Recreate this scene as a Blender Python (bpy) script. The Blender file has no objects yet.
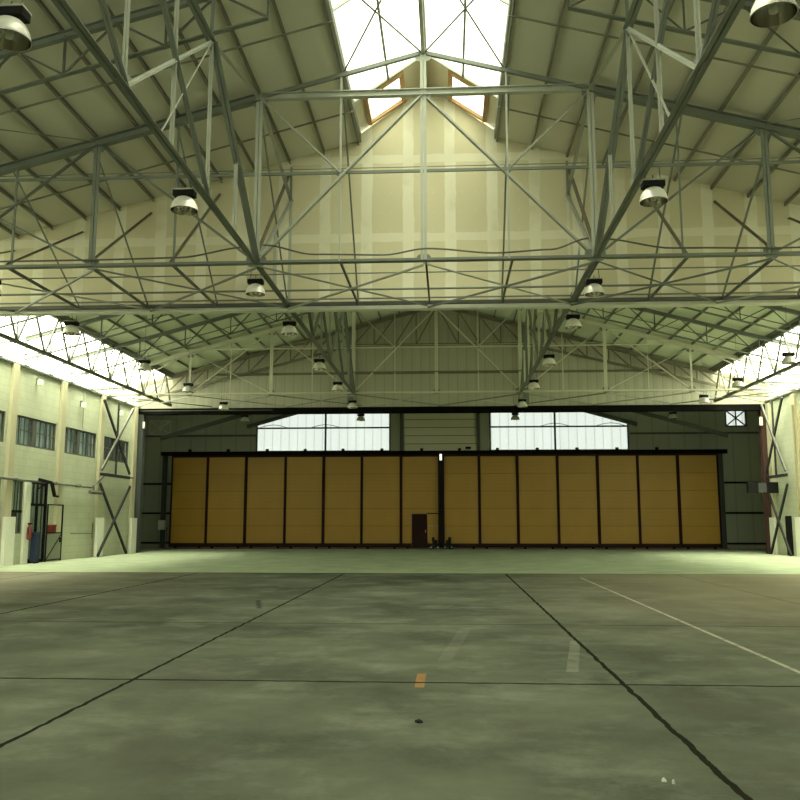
import bpy, bmesh, math, random
from mathutils import Vector, Matrix
random.seed(7)
SC = bpy.context.scene
COL = SC.collection
V = Vector
CX = -0.56            # centre line of the hall
XL, XR = -17.1, 16.9  # inner faces of the side walls
ZW = 7.85             # top of side walls
P4 = 4.13             # truss panel
def zr(x, z0=13.40, s=0.265): return z0 - s*abs(x-CX)

# ------------------------------------------------------------------ materials
def nodes(name):
    m = bpy.data.materials.new(name); m.use_nodes = True
    nt = m.node_tree; b = nt.nodes['Principled BSDF']
    return m, nt, b
def N(nt, t, **k):
    n = nt.nodes.new(t)
    for a, v in k.items():
        if a in n.inputs: n.inputs[a].default_value = v
        else: setattr(n, a, v)
    return n
def mat(name, col, rough=0.6, metal=0.0, var=0.12, scale=3.0, bump=0.0, spec=0.5, stretch=(1,1,1), col2=None):
    m, nt, b = nodes(name)
    tc = N(nt, 'ShaderNodeTexCoord'); mp = N(nt, 'ShaderNodeMapping'); mp.inputs['Scale'].default_value = stretch
    nt.links.new(tc.outputs['Object'], mp.inputs[0])
    no = N(nt, 'ShaderNodeTexNoise'); no.inputs['Scale'].default_value = scale; no.inputs['Detail'].default_value = 5
    nt.links.new(mp.outputs[0], no.inputs[0])
    mx = N(nt, 'ShaderNodeMix', data_type='RGBA')
    c2 = col2 or tuple(c*(1-2*var) for c in col)
    mx.inputs[6].default_value = (*c2, 1); mx.inputs[7].default_value = (*[min(1, c*(1+var)) for c in col], 1)
    nt.links.new(no.outputs['Fac'], mx.inputs[0]); nt.links.new(mx.outputs[2], b.inputs['Base Color'])
    b.inputs['Roughness'].default_value = rough; b.inputs['Metallic'].default_value = metal
    b.inputs['Specular IOR Level'].default_value = spec
    if bump:
        bp = N(nt, 'ShaderNodeBump'); bp.inputs['Strength'].default_value = bump
        nt.links.new(no.outputs['Fac'], bp.inputs['Height']); nt.links.new(bp.outputs[0], b.inputs['Normal'])
    return m
def math_(nt, op, a, b=None, c=None):
    n = nt.nodes.new('ShaderNodeMath'); n.operation = op
    for i, v in enumerate((a, b, c)):
        if v is None: continue
        if isinstance(v, (int, float)): n.inputs[i].default_value = v
        else: nt.links.new(v, n.inputs[i])
    return n.outputs[0]
def mixc(nt, f, a, b):
    n = N(nt, 'ShaderNodeMix', data_type='RGBA')
    if isinstance(f, (int, float)): n.inputs[0].default_value = f
    else: nt.links.new(f, n.inputs[0])
    for i, v in ((6, a), (7, b)):
        if isinstance(v, tuple): n.inputs[i].default_value = (*v, 1)
        else: nt.links.new(v, n.inputs[i])
    return n.outputs[2]
def sep(nt):
    tc = N(nt, 'ShaderNodeTexCoord'); s = N(nt, 'ShaderNodeSeparateXYZ'); nt.links.new(tc.outputs['Object'], s.inputs[0])
    return tc.outputs['Object'], s.outputs
def noise(nt, co, scale, detail=5, stretch=None, rough=0.5):
    if stretch:
        mp = N(nt, 'ShaderNodeMapping'); mp.inputs['Scale'].default_value = stretch; nt.links.new(co, mp.inputs[0]); co = mp.outputs[0]
    no = N(nt, 'ShaderNodeTexNoise'); no.inputs['Scale'].default_value = scale; no.inputs['Detail'].default_value = detail
    no.inputs['Roughness'].default_value = rough
    nt.links.new(co, no.inputs[0]); return no.outputs['Fac']
def band(nt, v, c, w):      # 1 inside |v-c|<w
    return math_(nt, 'LESS_THAN', math_(nt, 'ABSOLUTE', math_(nt, 'SUBTRACT', v, c)), w)
def ramp(nt, v, a, b):      # smooth 0..1 between a and b
    n = nt.nodes.new('ShaderNodeMapRange'); n.inputs[1].default_value = a; n.inputs[2].default_value = b
    nt.links.new(v, n.inputs[0]); return n.outputs[0]

M = {}
M['steel'] = mat('painted_steel', (0.16, 0.18, 0.145), 0.55, 0.1, 0.12, 2)
M['steel_light'] = mat('pale_lit_steel', (0.36, 0.38, 0.31), 0.5, 0.1, 0.1, 2)  # pale parts, and steel whose ridge light is put into the colour
M['steel_lit'] = mat('lit_steel', (0.62, 0.62, 0.48), 0.5, 0, 0.1, 2)  # steel brightened in its colour for far members that catch the light
M['steel_dark'] = mat('dark_steel', (0.09, 0.095, 0.075), 0.6, 0.1, 0.15, 2)
M['purlin'] = mat('purlin_steel', (0.20, 0.195, 0.14), 0.7, 0, 0.15, 2)
M['brown'] = mat('brown_steel', (0.17, 0.15, 0.10), 0.7, 0, 0.15, 2)
M['black'] = mat('black_paint', (0.010, 0.010, 0.009), 0.8, 0, 0.1, 3, spec=0.12)
M['black_beam'] = mat('blackened_steel', (0.008, 0.008, 0.007), 1.0, 0, 0.1, 3, spec=0.0)
m_, nt_, b_ = nodes('lit_lamp'); b_.inputs['Emission Color'].default_value = (1, 1, .9, 1); b_.inputs['Emission Strength'].default_value = 1.2; M['lamp_lit'] = m_
M['iron'] = mat('black_iron', (0.028, 0.03, 0.026), 0.7, 0, 0.1, 3, spec=0.2)
M['maroon'] = mat('maroon_paint', (0.022, 0.007, 0.005), 0.7, 0, 0.15, 3, spec=0.15)
M['redpost'] = mat('rust_red_paint', (0.05, 0.017, 0.011), 0.6, 0, 0.2, 3)
M['grey_post'] = mat('slate_paint', (0.05, 0.058, 0.052), 0.6, 0, 0.1, 2)
M['alu'] = mat('spun_aluminium', (0.85, 0.84, 0.76), 0.35, 0.35, 0.05, 6)
M['alu_in'] = mat('reflector_inside', (0.55, 0.52, 0.44), 0.18, 1.0, 0.1, 6)
M['white'] = mat('white_paint', (0.75, 0.76, 0.66), 0.55, 0, 0.05, 4)
M['blue'] = mat('blue_plastic', (0.004, 0.012, 0.05), 0.5, 0, 0.1, 4)
M['red'] = mat('red_paint', (0.20, 0.03, 0.018), 0.5, 0, 0.12, 4)
M['rubber'] = mat('black_rubber', (0.015, 0.015, 0.015), 0.8, 0, 0.1, 8)
M['paper'] = mat('scrap_paper', (0.42, 0.42, 0.36), 0.8, 0, 0.1, 12)
M['ochre'] = mat('pipe_ochre', (0.36, 0.31, 0.17), 0.6, 0, 0.2, 2)
M['greypanel'] = mat('grey_panel', (0.20, 0.22, 0.16), 0.6, 0, 0.1, 3)
M['brownframe'] = mat('brown_timber', (0.42, 0.25, 0.09), 0.6, 0, 0.2, 6)
M['beige'] = mat('beige_sheet', (0.52, 0.48, 0.33), 0.6, 0, 0.08, 3, stretch=(1, 14, 1))
M['blind'] = mat('hanging_blind', (0.55, 0.66, 0.66), 0.8, 0, 0.25, 3, stretch=(6, 6, 0.3))
M['blind_dim'] = mat('drab_blind', (0.48, 0.52, 0.42), 0.8, 0, 0.25, 3, stretch=(6, 6, 0.3))
M['room'] = mat('dim_room', (0.03, 0.035, 0.03), 0.9, 0, 0.1, 2)

def glass(name, tint, transl=0.25, lines=None):
    m = bpy.data.materials.new(name); m.use_nodes = True; nt = m.node_tree
    nt.nodes.remove(nt.nodes['Principled BSDF']); out = nt.nodes['Material Output']
    t = N(nt, 'ShaderNodeBsdfTransparent'); l = N(nt, 'ShaderNodeBsdfTranslucent'); g = N(nt, 'ShaderNodeBsdfGlossy'); g.inputs['Roughness'].default_value = 0.15
    g.inputs['Color'].default_value = (0.5, 0.5, 0.5, 1)
    if lines:
        co, s = sep(nt)
        w = math_(nt, 'FRACT', math_(nt, 'MULTIPLY', s[0], 1.0/lines))
        f = math_(nt, 'LESS_THAN', w, 0.12)
        nz = noise(nt, co, 1.1, 3, (3, 1, 0.15))
        base = mixc(nt, nz, tuple(c*0.90 for c in tint), tint)
        c = mixc(nt, f, base, tuple(x*0.80 for x in tint))
        nt.links.new(c, t.inputs[0]); nt.links.new(c, l.inputs[0])
    else:
        t.inputs[0].default_value = (*tint, 1); l.inputs[0].default_value = (*tint, 1)
    m1 = N(nt, 'ShaderNodeMixShader'); m1.inputs[0].default_value = transl
    nt.links.new(t.outputs[0], m1.inputs[1]); nt.links.new(l.outputs[0], m1.inputs[2])
    m2 = N(nt, 'ShaderNodeMixShader'); m2.inputs[0].default_value = 0.04
    nt.links.new(m1.outputs[0], m2.inputs[1]); nt.links.new(g.outputs[0], m2.inputs[2])
    nt.links.new(m2.outputs[0], out.inputs[0]); return m
M['rooflight'] = glass('rooflight_sheet', (0.55, 0.56, 0.52))
M['sidelight'] = glass('sidelight_sheet', (0.98, 0.99, 0.90), 0.1)
M['corr'] = glass('corrugated_translucent', (0.335, 0.350, 0.355), 0.3, lines=0.55)
M['pane'] = glass('window_pane', (0.90, 0.94, 0.93), 0.02)
M['mesh'] = glass('fine_wire_mesh', (0.62, 0.64, 0.58), 0.1)

def m_floor():
    m, nt, b = nodes('hangar_concrete'); co, s = sep(nt); X, Y = s[0], s[1]
    n1 = noise(nt, co, 0.33, 6, None, 0.62); n2 = noise(nt, co, 0.9, 7, (0.9, 1.0, 1), 0.68); n3 = noise(nt, co, 22, 4)
    c = mixc(nt, ramp(nt, n1, 0.36, 0.66), (0.044, 0.051, 0.036), (0.104, 0.116, 0.083))
    c = mixc(nt, math_(nt, 'MULTIPLY', ramp(nt, n2, 0.50, 0.72), 0.5), c, (0.18, 0.19, 0.15))
    c = mixc(nt, math_(nt, 'MULTIPLY', ramp(nt, n3, 0.3, 0.7), 0.25), c, (0.09, 0.09, 0.065))
    # stains, own shape
    n4 = noise(nt, co, 0.55, 4, (1, 0.7, 1)); c = mixc(nt, math_(nt, 'MULTIPLY', ramp(nt, n4, 0.56, 0.66), 0.55), c, (0.06, 0.06, 0.045))
    # warm light along both sides, put into the colour; then the painted strip beyond
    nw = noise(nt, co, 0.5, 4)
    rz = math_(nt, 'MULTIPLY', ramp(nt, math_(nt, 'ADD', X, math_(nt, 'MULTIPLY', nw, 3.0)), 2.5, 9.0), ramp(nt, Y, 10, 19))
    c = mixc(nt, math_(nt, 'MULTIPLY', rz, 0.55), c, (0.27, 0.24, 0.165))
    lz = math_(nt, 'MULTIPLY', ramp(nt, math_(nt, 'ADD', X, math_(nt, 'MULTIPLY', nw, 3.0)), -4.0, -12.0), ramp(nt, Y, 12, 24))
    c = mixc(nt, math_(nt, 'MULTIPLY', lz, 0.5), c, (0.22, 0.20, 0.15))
    g = mixc(nt, ramp(nt, n2, 0.3, 0.7), (0.20, 0.235, 0.16), (0.30, 0.345, 0.235))
    c = mixc(nt, math_(nt, 'GREATER_THAN', Y, 28.4), c, g)
    # painted line, orange patch, tyre marks, chalky dashes
    worn = ramp(nt, noise(nt, co, 5, 4), 0.25, 0.5)
    ln = math_(nt, 'MULTIPLY', math_(nt, 'MULTIPLY', band(nt, X, 3.96, 0.034), band(nt, Y, 17, 9.5)), worn)
    c = mixc(nt, math_(nt, 'MULTIPLY', ln, 0.5), c, (0.42, 0.40, 0.31))
    sk = math_(nt, 'ADD', X, math_(nt, 'MULTIPLY', Y, -0.158))
    ln = math_(nt, 'MULTIPLY', math_(nt, 'MULTIPLY', band(nt, sk, -0.21, 0.07), band(nt, Y, 11.4, 1.3)), worn)
    c = mixc(nt, math_(nt, 'MULTIPLY', ln, 0.22), c, (0.25, 0.25, 0.21))
    sk = math_(nt, 'ADD', X, math_(nt, 'MULTIPLY', Y, -0.10))
    ln = math_(nt, 'MULTIPLY', math_(nt, 'MULTIPLY', band(nt, sk, -1.15, 0.09), band(nt, Y, 12.4, 1.6)), worn)
    c = mixc(nt, math_(nt, 'MULTIPLY', ln, 0.10), c, (0.24, 0.24, 0.2))
    op = math_(nt, 'MULTIPLY', math_(nt, 'MULTIPLY', band(nt, X, -0.32, 0.05), band(nt, Y, 9.50, 0.40)), worn)
    c = mixc(nt, math_(nt, 'MULTIPLY', op, 0.5), c, (0.30, 0.15, 0.04))
    sk = math_(nt, 'ADD', X, math_(nt, 'MULTIPLY', Y, 0.24))
    ln = math_(nt, 'MULTIPLY', math_(nt, 'MULTIPLY', band(nt, math_(nt, 'ADD', sk, math_(nt, 'MULTIPLY', n3, 0.3)), 0.48, 0.05), band(nt, Y, 17.8, 0.9)), worn)
    c = mixc(nt, math_(nt, 'MULTIPLY', ln, 0.8), c, (0.03, 0.03, 0.025))
    # joints between slabs, sawn with a wobble
    wob = math_(nt, 'MULTIPLY', math_(nt, 'SUBTRACT', noise(nt, co, 3.5, 5), 0.5), 0.07)
    Xw = math_(nt, 'ADD', X, wob); Yw = math_(nt, 'ADD', Y, wob)
    inn = math_(nt, 'LESS_THAN', Y, 28.4); j = None
    for x, w, a in ((-3.43, 0.024, 1), (1.82, 0.027, 1), (-8.30, 0.03, 1), (7.2, 0.03, 0.35), (-13.2, 0.03, 0.8)):
        k = math_(nt, 'MULTIPLY', math_(nt, 'MULTIPLY', band(nt, Xw, x, w), inn), a); j = k if j is None else math_(nt, 'MAXIMUM', j, k)
    for y, w, a in ((9.37, 0.028, 1), (14.55, 0.05, 0.45), (19.8, 0.05, 0.12), (28.4, 0.09, 0.6), (4.1, 0.03, 1), (24.9, .06, .1)):
        k = math_(nt, 'MULTIPLY', band(nt, Yw, y, w), a); j = math_(nt, 'MAXIMUM', j, k)
    c = mixc(nt, j, c, (0.014, 0.014, 0.010))
    nt.links.new(c, b.inputs['Base Color']); b.inputs['Roughness'].default_value = 0.85; b.inputs['Specular IOR Level'].default_value = 0.0
    bp = N(nt, 'ShaderNodeBump'); bp.inputs['Strength'].default_value = 0.25
    h = math_(nt, 'SUBTRACT', math_(nt, 'MULTIPLY', n3, 0.02), math_(nt, 'MULTIPLY', j, 0.03)); nt.links.new(h, bp.inputs['Height']); nt.links.new(bp.outputs[0], b.inputs['Normal'])
    return m
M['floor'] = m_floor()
def m_deck():
    m, nt, b = nodes('roof_lining'); co, s = sep(nt)
    n = noise(nt, co, 0.5, 4); c = mixc(nt, n, (0.54, 0.54, 0.43), (0.62, 0.615, 0.50))
    f = math_(nt, 'LESS_THAN', math_(nt, 'FRACT', math_(nt, 'MULTIPLY', math_(nt, 'SUBTRACT', s[1], 1.0), 1/2.15)), -1.0)
    c = mixc(nt, f, c, (0.10, 0.10, 0.07)); nt.links.new(c, b.inputs['Base Color']); b.inputs['Roughness'].default_value = 0.7; return m
M['deck'] = m_deck()
def m_deck_green():
    m, nt, b = nodes('roof_lining_green'); co, s = sep(nt)
    n = noise(nt, co, 0.5, 4); c = mixc(nt, n, (0.60, 0.64, 0.49), (0.66, 0.70, 0.55))
    f = math_(nt, 'LESS_THAN', math_(nt, 'FRACT', math_(nt, 'MULTIPLY', math_(nt, 'SUBTRACT', s[1], 1.0), 1/2.15)), -1.0)
    c = mixc(nt, f, c, (0.10, 0.12, 0.07)); nt.links.new(c, b.inputs['Base Color']); b.inputs['Roughness'].default_value = 0.7; return m
M['deck_green'] = m_deck_green()
def m_dry():
    m, nt, b = nodes('taped_plasterboard'); co, s = sep(nt)
    wob = math_(nt, 'MULTIPLY', math_(nt, 'SUBTRACT', noise(nt, co, 1.6, 3), 0.5), 0.12)
    n = noise(nt, co, 0.5, 4)
    c = mixc(nt, n, (0.46, 0.425, 0.26), (0.57, 0.54, 0.36))
    fx = math_(nt, 'FRACT', math_(nt, 'MULTIPLY', math_(nt, 'ADD', s[0], math_(nt, 'ADD', wob, 21.3)), 1/1.25))
    v = math_(nt, 'MULTIPLY', math_(nt, 'LESS_THAN', fx, 0.26), ramp(nt, noise(nt, co, 1.5, 3), 0.2, 0.5))
    h = math_(nt, 'MULTIPLY', band(nt, math_(nt, 'ADD', s[2], wob), 10.05, 0.13), 0.8)
    h2 = math_(nt, 'MULTIPLY', band(nt, math_(nt, 'ADD', s[2], wob), 12.5, 0.13), 0.8)
    f = math_(nt, 'MAXIMUM', v, math_(nt, 'MAXIMUM', h, h2))
    c = mixc(nt, math_(nt, 'MULTIPLY', f, 0.6), c, (0.70, 0.695, 0.55))
    # screw-head filler dots
    dx = math_(nt, 'FRACT', math_(nt, 'MULTIPLY', s[0], 1/0.42)); dz = math_(nt, 'FRACT', math_(nt, 'MULTIPLY', s[2], 1/0.6))
    d = math_(nt, 'MULTIPLY', math_(nt, 'LESS_THAN', dx, 0.12), math_(nt, 'LESS_THAN', dz, 0.09))
    c = mixc(nt, math_(nt, 'MULTIPLY', d, 0.2), c, (0.66, 0.64, 0.52))
    nt.links.new(c, b.inputs['Base Color']); b.inputs['Roughness'].default_value = 0.75; return m
M['dry'] = m_dry()
def m_block(name, c1, c2, mortar, axis=1):
    m, nt, b = nodes(name); co, s = sep(nt)
    cb = N(nt, 'ShaderNodeCombineXYZ'); nt.links.new(s[axis], cb.inputs[0]); nt.links.new(s[2], cb.inputs[1])
    br = N(nt, 'ShaderNodeTexBrick'); nt.links.new(cb.outputs[0], br.inputs[0])
    br.inputs['Scale'].default_value = 1.0; br.inputs['Brick Width'].default_value = 0.6; br.inputs['Row Height'].default_value = 0.3
    br.inputs['Mortar Size'].default_value = 0.012
    br.inputs['Color1'].default_value = (*c1, 1); br.inputs['Color2'].default_value = (*c2, 1); br.inputs['Mortar'].default_value = (*mortar, 1)
    n = noise(nt, co, 1.2, 5, (1, 1, 0.5)); c = mixc(nt, math_(nt, 'MULTIPLY', ramp(nt, n, 0.45, 0.8), 0.4), br.outputs[0], tuple(x*0.6 for x in c1))
    nt.links.new(c, b.inputs['Base Color']); b.inputs['Roughness'].default_value = 0.6; return m
M['block'] = m_block('painted_blockwork', (0.44, 0.475, 0.34), (0.47, 0.505, 0.365), (0.38, 0.415, 0.295))
M['pilaster'] = mat('cream_pilaster', (0.48, 0.46, 0.31), 0.6, 0, 0.12, 1.5, stretch=(1, 1, 0.3))
def m_corr(name, c1, c2, pitch, ax=0):
    m, nt, b = nodes(name); co, s = sep(nt)
    f = math_(nt, 'FRACT', math_(nt, 'MULTIPLY', s[ax], 1/pitch))
    r = math_(nt, 'LESS_THAN', f, 0.10); n = noise(nt, co, 0.7, 4)
    c = mixc(nt, n, c1, c2); c = mixc(nt, math_(nt, 'MULTIPLY', r, 0.35), c, tuple(x*0.5 for x in c1))
    nt.links.new(c, b.inputs['Base Color']); b.inputs['Roughness'].default_value = 0.55
    bp = N(nt, 'ShaderNodeBump'); bp.inputs['Strength'].default_value = 0.5; bp.inputs['Distance'].default_value = 0.05
    nt.links.new(math_(nt, 'PINGPONG', f, 0.5), bp.inputs['Height']); nt.links.new(bp.outputs[0], b.inputs['Normal']); return m
M['gable'] = m_corr('cream_cladding', (0.36, 0.355, 0.26), (0.42, 0.415, 0.31), 0.5)
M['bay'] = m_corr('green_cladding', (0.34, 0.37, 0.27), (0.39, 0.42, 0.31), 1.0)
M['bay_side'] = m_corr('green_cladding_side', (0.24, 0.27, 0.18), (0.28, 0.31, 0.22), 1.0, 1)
def m_yellow():
    m, nt, b = nodes('ochre_door_sheet'); co, s = sep(nt)
    oi = N(nt, 'ShaderNodeObjectInfo')
    n = noise(nt, co, 0.9, 4, (1, 1, 0.6)); c = mixc(nt, n, (0.26, 0.142, 0.006), (0.36, 0.202, 0.010))
    c = mixc(nt, math_(nt, 'MULTIPLY', oi.outputs['Random'], 0.30), c, (0.26, 0.142, 0.007))
    rib = math_(nt, 'LESS_THAN', math_(nt, 'FRACT', math_(nt, 'MULTIPLY', s[2], 1/0.22)), 0.14)
    c = mixc(nt, math_(nt, 'MULTIPLY', rib, 0.16), c, (0.16, 0.09, 0.012))
    nt.links.new(c, b.inputs['Base Color']); b.inputs['Roughness'].default_value = 0.5; return m
M['yellow'] = m_yellow()
def m_sect():
    m, nt, b = nodes('sectional_door_sheet'); co, s = sep(nt)
    l = math_(nt, 'LESS_THAN', math_(nt, 'FRACT', math_(nt, 'MULTIPLY', math_(nt, 'SUBTRACT', s[2], 6.1), 1/0.53)), 0.07)
    n = noise(nt, co, 1, 3); c = mixc(nt, n, (0.66, 0.64, 0.45), (0.70, 0.68, 0.50)); c = mixc(nt, l, c, (0.10, 0.10, 0.06))
    nt.links.new(c, b.inputs['Base Color']); return m
M['sect'] = m_sect()

# ------------------------------------------------------------------ mesh helpers
def frame_of(d):
    d = d.normalized(); up = V((0, 0, 1)) if abs(d.z) < 0.98 else V((0, 1, 0))
    s = d.cross(up).normalized(); u = s.cross(d).normalized(); return s, u
def add_poly_prism(bm, a, b, prof, roll=0):
    """sweep closed 2-D profile (side, up) from a to b"""
    a = V(a); b = V(b); s, u = frame_of(b-a)
    if roll:
        c_, s_ = math.cos(roll), math.sin(roll); s, u = s*c_+u*s_, u*c_-s*s_
    A = [bm.verts.new(a+s*x+u*y) for x, y in prof]; B = [bm.verts.new(b+s*x+u*y) for x, y in prof]
    n = len(prof)
    for i in range(n): bm.faces.new((A[i], A[(i+1) % n], B[(i+1) % n], B[i]))
    bm.faces.new(A[::-1]); bm.faces.new(B)
def rect(w, h): return [(-w/2, -h/2), (w/2, -h/2), (w/2, h/2), (-w/2, h/2)]
def Lp(w, t=0.012, sx=1, off=0.006):
    p = [(off, -w/2), (off+w, -w/2), (off+w, -w/2+t), (off+t, -w/2+t), (off+t, w/2), (off, w/2)]
    return p if sx > 0 else [(-x, y) for x, y in p][::-1]
def Ip(w, h, t=0.016):
    k = t/2
    return [(-w/2, -h/2), (w/2, -h/2), (w/2, -h/2+t), (k, -h/2+t), (k, h/2-t), (w/2, h/2-t), (w/2, h/2), (-w/2, h/2), (-w/2, h/2-t), (-k, h/2-t), (-k, -h/2+t), (-w/2, -h/2+t)]
def bar(bm, a, b, w, h=None): add_poly_prism(bm, a, b, rect(w, h or w))
def angle2(bm, a, b, w):
    w *= 0.78
    add_poly_prism(bm, a, b, Lp(w, max(0.01, w*0.14), 1, w*0.10)); add_poly_prism(bm, a, b, Lp(w, max(0.01, w*0.14), -1, w*0.10))
def angle1(bm, a, b, w):
    w *= 0.85
    add_poly_prism(bm, a, b, Lp(w, max(0.010, w*0.16), 1, -w/2))
def tube(bm, pts, r, n=8):
    pts = [V(p) for p in pts]; rings = []
    for i, p in enumerate(pts):
        d = (pts[min(i+1, len(pts)-1)]-pts[max(i-1, 0)]); s, u = frame_of(d)
        rings.append([bm.verts.new(p+(s*math.cos(2*math.pi*k/n)+u*math.sin(2*math.pi*k/n))*r) for k in range(n)])
    for A, B in zip(rings, rings[1:]):
        for k in range(n): bm.faces.new((A[k], A[(k+1) % n], B[(k+1) % n], B[k]))
    bm.faces.new(rings[0][::-1]); bm.faces.new(rings[-1])
def box(bm, x0, x1, y0, y1, z0, z1):
    v = [bm.verts.new((x, y, z)) for x in (x0, x1) for y in (y0, y1) for z in (z0, z1)]
    for f in ((0, 1, 3, 2), (4, 6, 7, 5), (0, 4, 5, 1), (2, 3, 7, 6), (0, 2, 6, 4), (1, 5, 7, 3)): bm.faces.new([v[i] for i in f])
def lathe(bm, prof, c=(0, 0, 0), n=24):
    rings = []
    for r, z in prof: rings.append([bm.verts.new((c[0]+max(r, 1e-4)*math.cos(2*math.pi*k/n), c[1]+max(r, 1e-4)*math.sin(2*math.pi*k/n), c[2]+z)) for k in range(n)])
    for A, B in zip(rings, rings[1:]):
        for k in range(n): bm.faces.new((A[k], A[(k+1) % n], B[(k+1) % n], B[k]))
def prism_xz(bm, pts, y0, y1):
    A = [bm.verts.new((x, y0, z)) for x, z in pts]; B = [bm.verts.new((x, y1, z)) for x, z in pts]; n = len(pts)
    for i in range(n): bm.faces.new((A[i], A[(i+1) % n], B[(i+1) % n], B[i]))
    bm.faces.new(A[::-1]); bm.faces.new(B)
def slab(bm, x0, z0, x1, z1, y0, y1, t=0.1):
    prism_xz(bm, [(x0, z0), (x1, z1), (x1, z1+t), (x0, z0+t)], y0, y1)
def obj(name, bm, m, parent=None, loc=None, smooth=False, bevel=0):
    bmesh.ops.recalc_face_normals(bm, faces=bm.faces)
    L = parent['_o'] if parent is not None and '_o' in parent else None
    L = V(L) if L is not None else (V(loc) if loc is not None else None)
    if L is not None: bmesh.ops.translate(bm, verts=bm.verts, vec=-L)
    me = bpy.data.meshes.new(name); bm.to_mesh(me); bm.free(); me.materials.append(M[m] if isinstance(m, str) else m)
    if smooth:
        for p in me.polygons: p.use_smooth = True
    o = bpy.data.objects.new(name, me); COL.objects.link(o)
    if parent is not None:
        o.parent = parent
        if '_o' in parent: o['_o'] = list(parent['_o'])
    elif loc is not None: o.location = loc; o['_o'] = list(loc)
    if bevel:
        md = o.modifiers.new('bevel', 'BEVEL'); md.width = bevel; md.segments = 2
    return o
def thing(name, label, cat, loc, group=None):
    o = bpy.data.objects.new(name, None); COL.objects.link(o); o.location = loc; o['_o'] = [float(c) for c in loc]
    o.empty_display_size = 0.2; o['label'] = label; o['category'] = cat
    if group: o['group'] = group
    return o
def tag(o, label, cat, group=None):
    o['label'] = label; o['category'] = cat
    if group: o['group'] = group
    return o
def struct(name, bm, m, **k):
    o = obj(name, bm, m, **k); o['kind'] = 'structure'; return o
def B(): return bmesh.new()
def part(name, par, m, f, *a, **k):
    bm = B(); f(bm, *a); return obj(name, bm, m, par, **k)
def dup(root, loc, label=None, group=None):
    r = root.copy(); COL.objects.link(r); r.location = loc
    if label: r['label'] = label
    if group: r['group'] = group
    for ch in list(root.children):
        c = ch.copy(); COL.objects.link(c); c.parent = r
        for g in ch.children:
            d = g.copy(); COL.objects.link(d); d.parent = c
    return r

# ------------------------------------------------------------------ the shell
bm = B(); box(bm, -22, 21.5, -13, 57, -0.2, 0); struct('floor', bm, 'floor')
YP = 24.3      # plasterboard drop wall
YE = 45.8      # end of the hall, header beam
Z0 = 13.65     # lining under side at the ridge
def zd(x): return zr(x, Z0)
EL, ER = -15.4, 14.25
# linings: near hall, either side of the ridge rooflight
bm = B(); slab(bm, EL, zd(EL), CX-2.0, zd(CX-2.0), -13, YP+0.15); slab(bm, XL-.4, zd(XL-.4), EL, zd(EL), -13, 2.8); struct('ceiling', bm, 'deck')
bm = B(); slab(bm, CX+2.0, zd(CX+2.0), ER, zd(ER), -13, YP+0.15); slab(bm, ER, zd(ER), XR+.4, zd(XR+.4), -13, 2.8); struct('ceiling', bm, 'deck')
# far hall
bm = B(); slab(bm, EL, zd(EL), CX, zd(CX), YP+0.15, YE+0.2); struct('ceiling', bm, 'deck_green')
bm = B(); slab(bm, CX, zd(CX), ER, zd(ER), YP+0.15, YE+0.2); struct('ceiling', bm, 'deck_green')
# upstands of the ridge rooflight
for s in (-1, 1):
    bm = B(); x = CX+s*2.0
    box(bm, min(x, x+s*0.08), max(x, x+s*0.08), -13, YP+0.15, zd(x)-0.05, 13.38); struct('trim_1' if s < 0 else 'trim_2', bm, 'steel_light')
# closed end of ridge rooflight with a framed vent window either side
YG = 22.45
ZM = 14.82
def mz(d): return 13.38 + (ZM-13.38)*(1-abs(d)/2.08)
for s in (-1, 1):
    bm = B()
    def sl(d0, d1, y0, y1, t=0.06):
        xs = sorted(((CX+s*d0, mz(d0)), (CX+s*d1, mz(d1)))); slab(bm, xs[0][0], xs[0][1], xs[1][0], xs[1][1], y0, y1, t)
    sl(0, 0.70, YG, YP+0.15); sl(1.72, 2.08, YG, YP+0.15); sl(0.70, 1.72, YG, YG+0.12); sl(0.70, 1.72, YP-0.22, YP+0.15)
    struct('ceiling', bm, 'beige')
    w = bpy.data.objects.new('window_%d' % (1 if s < 0 else 2), None); COL.objects.link(w); w['kind'] = 'structure'
    w.location = (CX+s*1.2, 23.3, mz(1.2)); w['_o'] = list(w.location)
    bm = B()
    for y in (YG+0.16, YP-0.16):
        a = V((CX+s*0.70, y, mz(0.70)-0.01)); b = V((CX+s*1.72, y, mz(1.72)-0.01)); bar(bm, a, b, 0.10, 0.14)
    for d in (0.70, 1.72): bar(bm, (CX+s*d, YG+0.12, mz(d)-0.01), (CX+s*d, YP-0.10, mz(d)-0.01), 0.13, 0.14)
    obj('frame', bm, 'brownframe', w)
    bm = B(); sl(0.72, 1.70, YG+0.14, YP-0.14, 0.02); obj('pane', bm, 'rooflight', w)
# ridge rooflight sheets
for s in (-1, 1):
    x0, x1 = (CX-2.1, CX) if s < 0 else (CX, CX+2.1)
    bm = B(); slab(bm, x0, mz(x0-CX) if s < 0 else ZM, x1, ZM if s < 0 else mz(x1-CX), -11, YG, 0.02)
    w = struct('window_%d' % (3 if s < 0 else 4), bm, 'rooflight')
    for k in range(5, 24, 3):
        bm = B(); y = YG-0.03-(23-k)*1.05 if False else YG-0.05-(k-5)*1.45
        bar(bm, (CX+s*2.05, y, mz(2.05)-0.04), (CX, y, ZM-0.04), 0.05, 0.06); obj('glazing_bar', bm, 'steel_light', w)
    bm = B(); bar(bm, (CX+s*1.05, -11, mz(1.05)-0.05), (CX+s*1.05, YG, mz(1.05)-0.05), 0.06, 0.08); obj('glazing_purlin', bm, 'steel', w)
bm = B(); slab(bm, CX-2.1, mz(2.1), CX, ZM, -13, -11, 0.06); slab(bm, CX, ZM, CX+2.1, mz(2.1), -13, -11, 0.06); struct('ceiling', bm, 'beige')
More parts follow.
